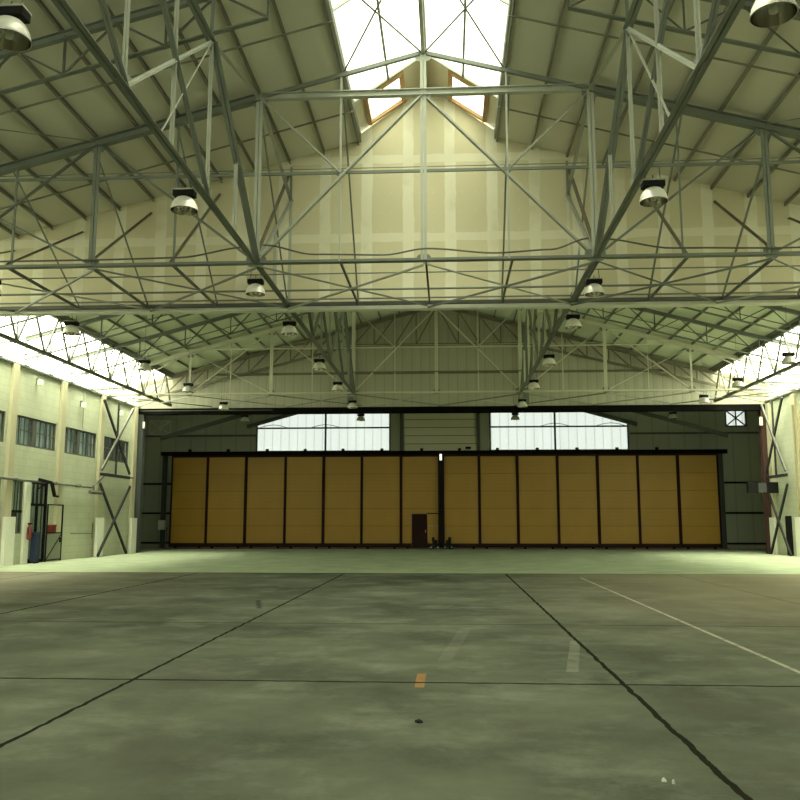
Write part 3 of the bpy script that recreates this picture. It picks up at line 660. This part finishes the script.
# ------------------------------------------------------------------ lamps
def make_lamp():
    t = thing('high_bay_lamp', 'x', 'lamp', (0, 0, 0))
    bm = B(); box(bm, -.20, .20, -.11, .11, .21, .32); obj('ballast_box', bm, 'black', t, bevel=.01)
    bm = B(); box(bm, -.205, .205, -.115, .115, .32, .345); obj('cover_plate', bm, 'steel_light', t)
    bm = B(); pr = [(.03, .215), (.09, .205), (.15, .175), (.20, .12), (.235, .05), (.252, -.02), (.256, -.06), (.262, -.06)]
    lathe(bm, pr, n=28); r = obj('reflector', bm, 'alu', t, smooth=True)
    bm = B(); lathe(bm, [(a-.008, b-.006) for a, b in pr[:-1]][::-1], n=28); obj('lining', bm, 'alu_in', r, smooth=True)
    bm = B(); lathe(bm, [(.02, .15), (.03, .12), (.045, .06), (.055, .01), (.045, -.03), (0, -.055)], n=14); obj('bulb', bm, 'white', t, smooth=True)
    for s in (-1, 1):
        bm = B(); tube(bm, [(s*.14, 0, .345), (s*.12, 0, .62)], .010, 6); obj('hanger', bm, 'steel_dark', t)
    return t
L0 = make_lamp(); first = [True]
def put(x, y, z, lb, g, top):
    if first[0]: L = L0; L.location = (x, y, z); L['label'] = lb; L['group'] = g; first[0] = False
    else: L = dup(L0, (x, y, z), lb, g)
    bm = B(); z0 = z+.345
    tube(bm, [(x, y, z0+.0), (x, y, top)], .006 if top > 9 else .012, 6)
    c = obj('suspension_wire', bm, 'steel_dark', loc=(x, y, z)); c.parent = L; c.location = (0, 0, 0)
ordn = ['nearest', 'second', 'third', 'fourth', 'fifth', 'sixth', 'farthest']
ZLp = 7.53
for i, y in enumerate((9.3, 15.05, 21.0, 25.7, 31.9, 37.3, 43.2)):
    put(-5.28 if i == 0 else -4.92, y, ZLp, 'domed metal lamp under left girder, %s of that row' % ordn[i], 'lamps left of centre', 7.98)
for i, y in enumerate((9.3, 15.1, 21.5, 25.3, 31.5, 37.2, 43.2)):
    put(3.78, y, ZLp, 'domed metal lamp under right girder, %s of that row' % ordn[i], 'lamps right of centre', 7.98)
for i, y in enumerate((20.6, 25.3, 31.7, 37.3, 43.4)):
    put(-11.7, y, ZLp, 'domed lamp hung on a wire near left wall, %s of that row' % ['nearest', 'second', 'third', 'fourth', 'farthest'][i], 'lamps near the left wall', zr(-11.7)-.0)
for i, y in enumerate((31.7, 37.3, 42.3)):
    put(12.6, y, ZLp, 'domed lamp hung on a wire near right wall, %s of that row' % ['nearest', 'middle', 'farthest'][i], 'lamps near the right wall', zr(12.6)-.0)
for x, w in ((-12.2, 'far left over dark cladding'), (-5.2, 'in front of the left white window'), (3.95, 'in front of the right white window'), (13.1, 'far right over dark cladding')):
    put(x, 50.1, ZLp+.15, 'domed lamp in the door bay, '+w, 'lamps in the door bay', zq(x)-.0)

# ------------------------------------------------------------------ big sliding doors
EDG = [-17.5, -15.18, -12.72, -10.22, -7.81, -5.41, -2.96, -0.62, 1.89, 4.24, 6.70, 9.14, 11.58, 14.0, 16.42]
EDG[7] = -.47
ordd = ['first', 'second', 'third', 'fourth', 'fifth', 'sixth', 'seventh', 'eighth', 'ninth', 'tenth', 'eleventh', 'twelfth', 'thirteenth', 'fourteenth']
YD = 53.0
for i in range(14):
    x0, x1 = EDG[i], EDG[i+1]; y = YD+(.0 if i % 2 else .06)
    if i == 6: x1 -= .11
    if i == 7: x0 += .11
    lb = 'tall yellow ochre sliding door leaf, %s from the left' % ordd[i]
    if i == 6: lb = 'yellow sliding door leaf containing the small dark personnel door, left of the black centre post'
    if i == 7: lb = 'yellow sliding door leaf immediately right of the black centre post'
    if i == 0: lb = 'yellow sliding door leaf at the far left end of the row'
    if i == 13: lb = 'yellow sliding door leaf at the far right end of the row'
    t = thing('sliding_door_leaf', lb, 'door', ((x0+x1)/2, y, 0), 'yellow sliding door leaves')
    for k in range(5):
        bm = B(); z0 = .34+k*1.07; z1 = z0+1.055
        box(bm, x0+.07, x1-.07, y-.03, y+.03, z0, z1)
        if i == 6:
            bm.free(); bm = B()
            if z0 < 2.13:
                box(bm, x0+.07, -2.30, y-.03, y+.03, z0, z1); obj('panel', bm, 'yellow', t)
                if z1 > 2.15: bm = B(); box(bm, -2.30, -1.33, y-.03, y+.03, 2.15, z1); obj('panel', bm, 'yellow', t)
                bm = B(); box(bm, -1.33, x1-.07, y-.03, y+.03, z0, z1)
            else: box(bm, x0+.07, x1-.07, y-.03, y+.03, z0, z1)
        obj('panel', bm, 'yellow', t)
    part('backing', t, 'maroon', box, x0+.07, x1-.07 if i != 6 else -2.30, y+.032, y+.05, .3, 5.7)  # dark sheet added so window light does not leak through the seams
    if i == 6: part('backing', t, 'maroon', box, -2.30, x1-.07, y+.032, y+.05, 2.2, 5.7)
    for x in (x0+.035, x1-.035): bm = B(); box(bm, x-.05, x+.05, y-.10, y+.08, .10, 5.72); obj('stile', bm, 'maroon', t)
    bm = B()
    if i == 6: box(bm, x0, -2.30, y-.09, y+.07, .10, .34); box(bm, -1.33, x1, y-.09, y+.07, .10, .34)
    else: box(bm, x0, x1, y-.09, y+.07, .10, .34)
    obj('bottom_rail', bm, 'maroon', t)
    part('top_rail', t, 'maroon', box, x0, x1, y-.08, y+.06, 5.69, 5.80)
    for x in (x0+.4, x1-.4):
        bm = B(); tube(bm, [(x-.0, y-.03, .08), (x, y+.03, .08)], .08, 12); obj('wheel', bm, 'black', t)
    if i == 6:
        bm = B(); box(bm, -2.28, -1.35, y-.06, y+.02, .12, 2.13); d = obj('door', bm, 'maroon', t)
        bm = B(); box(bm, -1.47, -1.42, y-.14, y-.06, 1.0, 1.16); obj('handle', bm, 'ochre', d)
        part('door_frame', t, 'maroon', box, -1.35, x1-.05, y-.05, y-.03, 2.13, 2.19)
bm = B(); box(bm, -18.2, 17.0, YD-.16, YD+.22, 5.80, 6.04); t = tag(obj('door_track', bm, 'black_beam', loc=(0, YD, 5.8)), 'long dark overhead track along the top of the yellow doors', 'track')
for i in range(1, 14):
    for dx in (0,):
        x = EDG[i]-1.2
        bm = B(); box(bm, x-.09, x+.09, YD-.05, YD+.1, 6.04, 6.20); obj('hanger_bracket', bm, 'black', t)
bm = B(); box(bm, -17.9, 16.9, YD-.02, YD+.10, 0.0, .035); tag(obj('floor_rail', bm, 'steel_dark', loc=(0, YD, 0)), 'steel rail in the floor under the yellow doors', 'rail')
t = thing('centre_post', 'black steel post where the yellow doors meet, with small white light on top', 'post', (-.47, YD-.2, 0))
part('shaft', t, 'black', add_poly_prism, (-.47, YD-.2, .1), (-.47, YD-.2, 5.72), Ip(.22, .26, .03))
bm = B(); box(bm, -.55, -.41, YD-.46, YD-.34, 5.42, 5.80); obj('light_box', bm, 'lamp_lit', t, bevel=.02)
for s, lb in ((-1, 'left'), (1, 'right')):
    x = -.47+s*.42
    t = thing('wheel_dolly', 'low black wheeled dolly at the %s foot of the centre post' % lb, 'dolly', (x, YD-.5, 0), 'dollies at the centre post')
    bm = B(); box(bm, x-.36, x+.36, YD-.66, YD-.36, .12, .32); box(bm, x-.14, x+.16, YD-.6, YD-.42, .32, .56); obj('chassis', bm, 'black', t, bevel=.015)
    bm = B(); tube(bm, [(x+s*.08, YD-.5, .5), (x+s*.08, YD-.5, .72)], .08, 8); obj('jack', bm, 'black', t)
    for dx in (-.2, .2): bm = B(); tube(bm, [(x+dx, YD-.74, .11), (x+dx, YD-.66, .11)], .11, 16); w = obj('wheel', bm, 'rubber', t); bm = B(); tube(bm, [(x+dx, YD-.755, .11), (x+dx, YD-.74, .11)], .05, 12); obj('hub', bm, 'steel_light', w)

# ------------------------------------------------------------------ left wall fittings
for k, y in enumerate((23.6, 27.9, 32.14, 36.42, 40.72, 45.15)):
    bm = B(); box(bm, XL, XL+.14, y-.22, y+.22, 0, ZW); (struct('trim_%d' % (20+k), bm, 'pilaster') if y in (32.14, 40.72, 45.15) else None)
    if y in (32.14, 40.72, 45.15): bm = B(); box(bm, XL+.14, XL+.28, y-.38, y+.34, 0, 1.86); struct('trim_%d' % (40+k), bm, 'white')
    if y not in (32.14, 40.72, 45.15):
        bm.free(); bm = B(); box(bm, XL, XL+.14, y-.22, y+.22, 0 if y < 30 else 3.4 if False else 0, ZW); struct('trim_%d' % (20+k), bm, 'pilaster')
for k, y in enumerate((32.75, 37.0, 41.05)):
    bm = B(); tube(bm, [(XL+.07, y-.37, 3.6 if k < 2 else 1.86), (XL+.07, y-.37, ZW)], .035, 8)
    tag(obj('drain_pipe', bm, 'ochre', loc=(XL+.07, y-.37, 1.8)), 'ochre stained pipe running up the %s pilaster on the left wall' % ['nearest', 'second', 'third'][k], 'pipe', 'wall pipes')
wn = 11
for (ya, yb, za, zb_) in UP+LO[:2]:
    w = bpy.data.objects.new('window_%d' % wn, None); wn += 1; COL.objects.link(w); w['kind'] = 'structure'; w.location = (XL-.1, (ya+yb)/2, za); w['_o'] = list(w.location)
    bm = B(); x = XL-.08; t_ = .07
    box(bm, x-.05, x+.05, ya, yb, za, za+t_); box(bm, x-.05, x+.05, ya, yb, zb_-t_, zb_); box(bm, x-.05, x+.05, ya, ya+t_, za, zb_); box(bm, x-.05, x+.05, yb-t_, yb, za, zb_); obj('frame', bm, 'steel_dark', w)
    bm = B(); box(bm, x-.006, x+.006, ya+t_, yb-t_, za+t_, zb_-t_); obj('pane', bm, 'pane', w)
    up = za > 4
    if up:
        bm = B(); ym = (ya+yb)/2-.15; box(bm, x-.05, x+.05, ym-.14, ym+.14, za, zb_); obj('mullion', bm, 'steel_dark', w)
        n = 8
        for k in range(1, n): bm = B(); yy = ya+(yb-ya)*k/n; box(bm, x-.015, x+.03, yy-.018, yy+.018, za, zb_); obj('glazing_bar', bm, 'steel_dark', w)
        bm = B(); box(bm, x-.015, x+.03, ya, yb, (za+zb_)/2+.02, (za+zb_)/2+.05); obj('glazing_bar', bm, 'steel_dark', w)
    bm = B()
    n = int((yb-ya)/.16)
    for k in range(n):
        yy = ya+(yb-ya)*(k+.1)/n; q = .10+.03*random.random()
        if up and ya > 41: continue
        if random.random() < .14: continue
        box(bm, XL-.26-.02*(k % 2), XL-.245-.02*(k % 2), yy, yy+q, (za+.05 if up else za+.9), zb_)
    if len(bm.verts): obj('blind', bm, 'blind' if up else 'blind_dim', w)
    else: bm.free()
    if not up: bm = B(); box(bm, x-.05, x+.06, ya, yb, za+.83, za+.93); obj('transom', bm, 'black', w)
# glazed doorway
w = bpy.data.objects.new('door_2', None); COL.objects.link(w); w['kind'] = 'structure'; w.location = (XL-.1, 34.8, 0); w['_o'] = list(w.location)
bm = B(); x = XL-.06; ya, yb, zt = 34.0, 35.6, 3.3
for a in ((ya, ya+.08, 0, zt), (yb-.08, yb, 0, zt), (ya, yb, zt-.08, zt), (ya, yb, 2.32, 2.42), (34.76, 34.84, 0, 2.4), (ya, yb, 0, .12)): box(bm, x-.05, x+.05, *a)
obj('frame', bm, 'black', w)
bm = B(); box(bm, x-.006, x+.006, ya+.05, yb-.05, .1, zt-.05); obj('pane', bm, 'pane', w)
bm = B()
for k in range(9): box(bm, XL-.24, XL-.225, ya+.05+k*.17, ya+.17+k*.17, .15, 3.25 if k % 2 else 2.4)
obj('blind', bm, 'blind_dim', w)
bm = B(); box(bm, x+.05, x+.10, 34.70, 34.74, 1.0, 1.2); obj('handle', bm, 'steel_light', w)
bm = B(); box(bm, XL, XL+.10, 33.55, 33.95, 0, 3.25); struct('trim_28', bm, 'white')
# tall bin
t = thing('storage_bin', 'tall dark blue bin standing by the glazed doorway at left', 'bin', (XL+.45, 34.35, 0))
bm = B(); box(bm, XL+.16, XL+.40, 33.98, 34.36, .06, 1.18); obj('body', bm, 'blue', t, bevel=.03)
bm = B(); box(bm, XL+.15, XL+.41, 33.97, 34.37, 1.18, 1.25); obj('lid', bm, 'blue', t, bevel=.02)
for yy in (34.06, 34.28): bm = B(); tube(bm, [(XL+.34, yy-.03, .06), (XL+.34, yy+.03, .06)], .06, 12); obj('wheel', bm, 'rubber', t)
# extinguisher
t = thing('fire_extinguisher', 'small red fire extinguisher on the white post left of the blue bin', 'fire extinguisher', (XL+.2, 33.78, 1.0))
bm = B(); lathe(bm, [(0, .95), (.07, .96), (.085, 1.0), (.085, 1.42), (.06, 1.49), (.025, 1.52), (.025, 1.58), (0, 1.58)], (XL+.2, 33.78, 0), 16); obj('body', bm, 'red', t, smooth=True)
bm = B(); box(bm, XL+.15, XL+.25, 33.70, 33.9, 1.56, 1.62); tube(bm, [(XL+.2, 33.7, 1.58), (XL+.24, 33.64, 1.4), (XL+.2, 33.66, 1.15)], .015, 6); obj('valve', bm, 'black', t)
# mesh gate with frame, free-standing off the wall
t = thing('mesh_gate', 'thin framed gate with mesh lower half standing open by the left wall', 'gate', (XL+.35, 35.65, 0))
gx = XL+.35
for a, b in (((34.95, .02), (34.95, 2.4)), ((36.35, .02), (36.35, 2.4)), ((34.95, 2.38), (36.35, 2.38)), ((34.95, 1.2), (36.35, 1.2)), ((34.95, .08), (36.35, .08))):
    part('frame_bar', t, 'black', bar, (gx, a[0], a[1]), (gx, b[0], b[1]), .05, .05)
bm = B(); box(bm, gx-.003, gx+.003, 34.97, 36.33, .1, 1.18); obj('mesh_panel', bm, 'greypanel', t)
part('frame_bar', t, 'black', bar, (gx+.02, 35.0, .12), (gx+.02, 36.3, 1.15), .025, .025)
bm = B(); box(bm, gx, gx+.05, 36.15, 36.25, .8, 1.0); obj('latch', bm, 'black', t)
t = thing('red_box', 'red box on the wall behind the upper half of the mesh gate', 'box', (XL+.12, 36.1, 1.25))
bm = B(); box(bm, XL+.01, XL+.20, 35.62, 36.15, 1.16, 1.54); obj('case', bm, 'red', t, bevel=.02)
bm = B(); box(bm, XL+.20, XL+.23, 35.64, 36.13, 1.46, 1.55); obj('lid', bm, 'red', t, bevel=.01)
# pipe along the wall with its bend and valve, hook arm
bm = B(); tube(bm, [(XL+.18, 30, 3.32), (XL+.18, 39.6, 3.28), (XL+.18, 41.3, 4.02), (XL+.18, 44.9, 3.98)], .045, 8)
t = tag(obj('wall_pipe', bm, 'steel_dark', loc=(XL+.18, 30, 3.3)), 'dark pipe along the left wall that steps up before the cross bracing', 'pipe')
bm = B(); tube(bm, [(XL+.3, 39.2, 3.05), (XL+.3, 40.5, 3.05)], .09, 10); tube(bm, [(XL+.3, 39.6, 3.0), (XL+.3, 39.6, 3.32)], .04, 8); obj('valve', bm, 'steel_dark', t)
for y in (32.5, 35.9, 38.3): bm = B(); tube(bm, [(XL, y, 3.30), (XL+.24, y, 3.30)], .07, 8); obj('clamp', bm, 'steel_dark', t)
t = thing('awning_arm', 'black folded arm hanging from the pipe above the doorway', 'arm', (XL+.2, 35.4, 3.3))
part('arm', t, 'black', bar, (XL+.2, 34.3, 3.40), (XL+.55, 34.75, 3.28), .10, .12); part('arm', t, 'black', bar, (XL+.55, 34.75, 3.28), (XL+.6, 34.95, 2.75), .08, .14)
part('hook', t, 'black', bar, (XL+.6, 34.9, 2.74), (XL+.65, 35.2, 2.72), .08, .08); part('bracket', t, 'black', bar, (XL, 34.6, 3.0), (XL+.5, 34.7, 3.3), .06, .06)
for y, z, w in ((34.0, 7.35, 'above the near window'), (38.3, 7.0, 'above the middle window'), (42.9, 7.2, 'above the braced bay')):
    t = thing('wall_light', 'small pale wall light high on left wall, '+w, 'light', (XL, y, z), 'wall lights on the left wall')
    part('bracket', t, 'steel', box, XL, XL+.1, y-.03, y+.03, z-.02, z+.25)
    bm = B(); box(bm, XL+.08, XL+.26, y-.09, y+.09, z-.08, z+.16); obj('housing', bm, 'white', t, bevel=.02)
bm = B(); tube(bm, [(XL+.04, 38.6, 5.95), (XL+.04, 38.6, 7.75)], .02, 6); tag(obj('wire_duct', bm, 'steel_light', loc=(XL, 38.6, 6)), 'thin duct down the left wall above the middle upper window', 'duct')
bm = B(); tube(bm, [(XL+.2, 37.6, 1.15), (XL+.2, 39.9, 1.12)], .02, 6); tube(bm, [(XL+.2, 39.9, .9), (XL+.2, 39.9, 1.6)], .02, 6); tag(obj('wall_hose', bm, 'steel_dark', loc=(XL+.2, 38, 1.1)), 'thin dark line low on the left wall before the first plinth', 'hose')
# wall bracing frames
def wall_brace(x, ya, yb, lb, first_dark, s, ztop):
    t = thing('wall_bracing', lb, 'bracing', (x, (ya+yb)/2, 0), 'wall cross bracing frames')
    a, b = (ya, yb)
    U = [((a, ztop), (b, 4.15)), ((b, ztop), (a, 4.15))]; D = [((a, 3.5), (b, .05)), ((b, 3.5), (a, .05))]
    for i, (p, q) in enumerate(U+D):
        dark = (i != 1)
        part('diagonal', t, 'iron' if dark else 'steel_dark', bar, (x+s*.05*(i % 2), p[0], p[1]), (x+s*.05*(i % 2), q[0], q[1]), .08, .13)
    part('cross_bar', t, 'iron', bar, (x, a, 3.95), (x, b, 3.95), .08, .14)
    part('centre_post', t, 'iron', bar, (x, (a+b)/2, 3.95), (x, (a+b)/2, ztop+.05), .07, .09)
wall_brace(XL+.30, 40.3, 44.05, 'dark double cross bracing on the left wall next to the opening', 0, 1, 7.6)
wall_brace(XR-.30, 47.0-4.0, 45.7, 'dark double cross bracing on the right wall next to the opening', 0, -1, 7.8) if False else wall_brace(XR-.30, 42.9, 45.6, 'dark double cross bracing on the right wall next to the opening', 0, -1, 7.8)
# ------------------------------------------------------------------ right wall fittings
for k, y in enumerate((42.1, 38.0, 45.45, 33.8, 29.5)):
    bm = B(); box(bm, XR-.14, XR, y-.2, y+.2, 0, ZW)
    struct('trim_%d' % (30+k), bm, 'pilaster')
    bm = B(); box(bm, XR-.26, XR-.14, y-.32, y+.32, 0, 1.88); struct('trim_%d' % (50+k), bm, 'white')
for y, n in ((42.0, 'nearest the cross bracing'), (41.4, 'at the right edge of view')):
    bm = B(); tube(bm, [(XR-.18, y, 1.9), (XR-.18, y, 7.3)], .05, 8); tag(obj('drain_pipe', bm, 'ochre', loc=(XR-.18, y, 1.9)), 'ochre pipe on the right wall pilaster, '+n, 'pipe', 'right wall pipes')
bm = B(); box(bm, XR-.06, XR-.01, 43.4, 44.1, 0, 1.95); struct('door_3', bm, 'black')
t = thing('warning_light_unit', 'black and grey box unit on a bracket at right of the opening', 'box unit', (XR-1.3, 44.9, 3.2))
bm = B(); box(bm, XR-1.55, XR-1.02, 44.8, 45.0, 3.12, 3.68); obj('end_box', bm, 'black', t, bevel=.01)
bm = B(); box(bm, XR-1.02, XR-.60, 44.84, 44.96, 3.16, 3.64); obj('middle_plate', bm, 'grey_post', t)
bm = B(); box(bm, XR-.60, XR-.02, 44.8, 45.0, 3.12, 3.68); obj('end_box', bm, 'black', t, bevel=.01)
bm = B(); bar(bm, (XR-1.0, 45.05, 3.4), (XR, 45.05, 3.4), .08, .08); obj('bracket', bm, 'steel_dark', t)
bm = B(); box(bm, XR-.46, XR-.30, YE-.16, YE-.06, 6.7, 7.15); tag(obj('sensor_box', bm, 'white', loc=(XR-.4, YE-.1, 6.7), bevel=.015), 'small pale box high on the rust red post', 'box')
bm = B(); box(bm, XL+.30, XL+.42, YE-.18, YE-.07, 6.75, 7.1); tag(obj('sensor_box', bm, 'white', loc=(XL+.36, YE-.1, 6.7), bevel=.015), 'small pale box high on the slate post at left', 'box')

# ------------------------------------------------------------------ litter on the floor
def flake(x, y, r, m, lb, cat, nm):
    bm = B(); n = 9; c = [(x+r*(.6+.6*random.random())*math.cos(6.283*k/n)*1.3, y+r*(.6+.6*random.random())*math.sin(6.283*k/n), .004+.02*random.random()) for k in range(n)]
    T = [bm.verts.new(p) for p in c]; Bt = [bm.verts.new((p[0], p[1], .001)) for p in c]
    cT = bm.verts.new((x, y, .03)); cB = bm.verts.new((x, y, .001))
    for k in range(n):
        j = (k+1) % n; bm.faces.new((T[k], T[j], cT)); bm.faces.new((Bt[j], Bt[k], cB)); bm.faces.new((Bt[k], Bt[j], T[j], T[k]))
    tag(obj(nm, bm, m, loc=(x, y, 0)), lb, cat)
flake(-.27, 7.55, .026, 'black', 'small black scrap on the concrete in the middle foreground', 'scrap', 'floor_scrap')
flake(1.40, 5.98, .015, 'paper', 'pale crumb of paint on the concrete at lower right', 'scrap', 'paint_flake')
flake(1.45, 5.94, .009, 'paper', 'smaller pale crumb right beside another at lower right', 'scrap', 'paint_flake')
for x, y, lb in ((8.1, 43.5, 'white litter scrap near the tenth yellow door leaf'), (11.4, 43.0, 'white litter scrap in front of the right end doors'), (10.1, 36.5, 'white litter scrap at right, closest to the slab edge')):
    flake(x, y, .10, 'paper', lb, 'litter', 'litter_scrap')

for o in bpy.data.objects:
    if '_o' in o: del o['_o']

# ------------------------------------------------------------------ daylight
W = bpy.data.worlds.new('overcast_sky'); SC.world = W; W.use_nodes = True
bg = W.node_tree.nodes['Background']; bg.inputs[0].default_value = (0.985, 1.0, 0.86, 1); bg.inputs[1].default_value = 8.5
def portal(name, loc, rot, sx, sy):
    l = bpy.data.lights.new(name, 'AREA'); l.shape = 'RECTANGLE'; l.size = sx; l.size_y = sy; l.cycles.is_portal = True
    o = bpy.data.objects.new(name, l); COL.objects.link(o); o.location = loc; o.rotation_euler = rot
portal('ridge_daylight', (CX, 5.7, 14.9), (0, 0, 0), 4.3, 34)
for s, x in ((-1, (XL+EL)/2), (1, (XR+ER)/2)):
    portal('side_daylight', (x, 35.1, zd(x)+.15), (0, s*math.atan(-.265)*-1, 0), 2.4, 21.4); portal('side_daylight', (x, 13.5, zd(x)+.15), (0, s*math.atan(-.265)*-1, 0), 2.4, 21.4)
    xw = XL-.2 if s < 0 else XR+.2
    for yy in (35.1, 13.5): portal('wall_daylight', (xw, yy, 8.55), (0, (math.pi/2 if s > 0 else -math.pi/2), 0), 1.4, 21.4)
for x in (-8.15, 7.1): portal('bay_daylight', (x, YB+.2, 7.9), (-math.pi/2, 0, 0), 9, 3.4)

sun = bpy.data.lights.new('hazy_sun', 'SUN'); sun.energy = 40.0; sun.angle = math.radians(64); sun.color = (1.0, 0.98, 0.86)
so = bpy.data.objects.new('hazy_sun', sun); COL.objects.link(so); so.location = (0, 20, 30); so.rotation_euler = (math.radians(4), 0, 0)
portal('added_back_daylight', (CX, -13.2, (BZ0+BZ1)/2), (math.pi/2, 0, 0), 2*BW, BZ1-BZ0)
# ------------------------------------------------------------------ camera
cam = bpy.data.cameras.new('camera'); co = bpy.data.objects.new('camera', cam); COL.objects.link(co)
cam.sensor_width = 36; cam.sensor_fit = 'HORIZONTAL'; cam.lens = 850/800*36; cam.clip_end = 300
co.location = (0, 0, 1.7); psi, p = math.radians(3.266424), math.radians(8.101789)
co.rotation_euler = (math.pi/2+p, 0, psi)
SC.camera = co
vs = SC.view_settings; vs.view_transform = 'Standard'; vs.look = 'None'; vs.gamma = 1; vs.use_curve_mapping = False; vs.exposure = 0.0
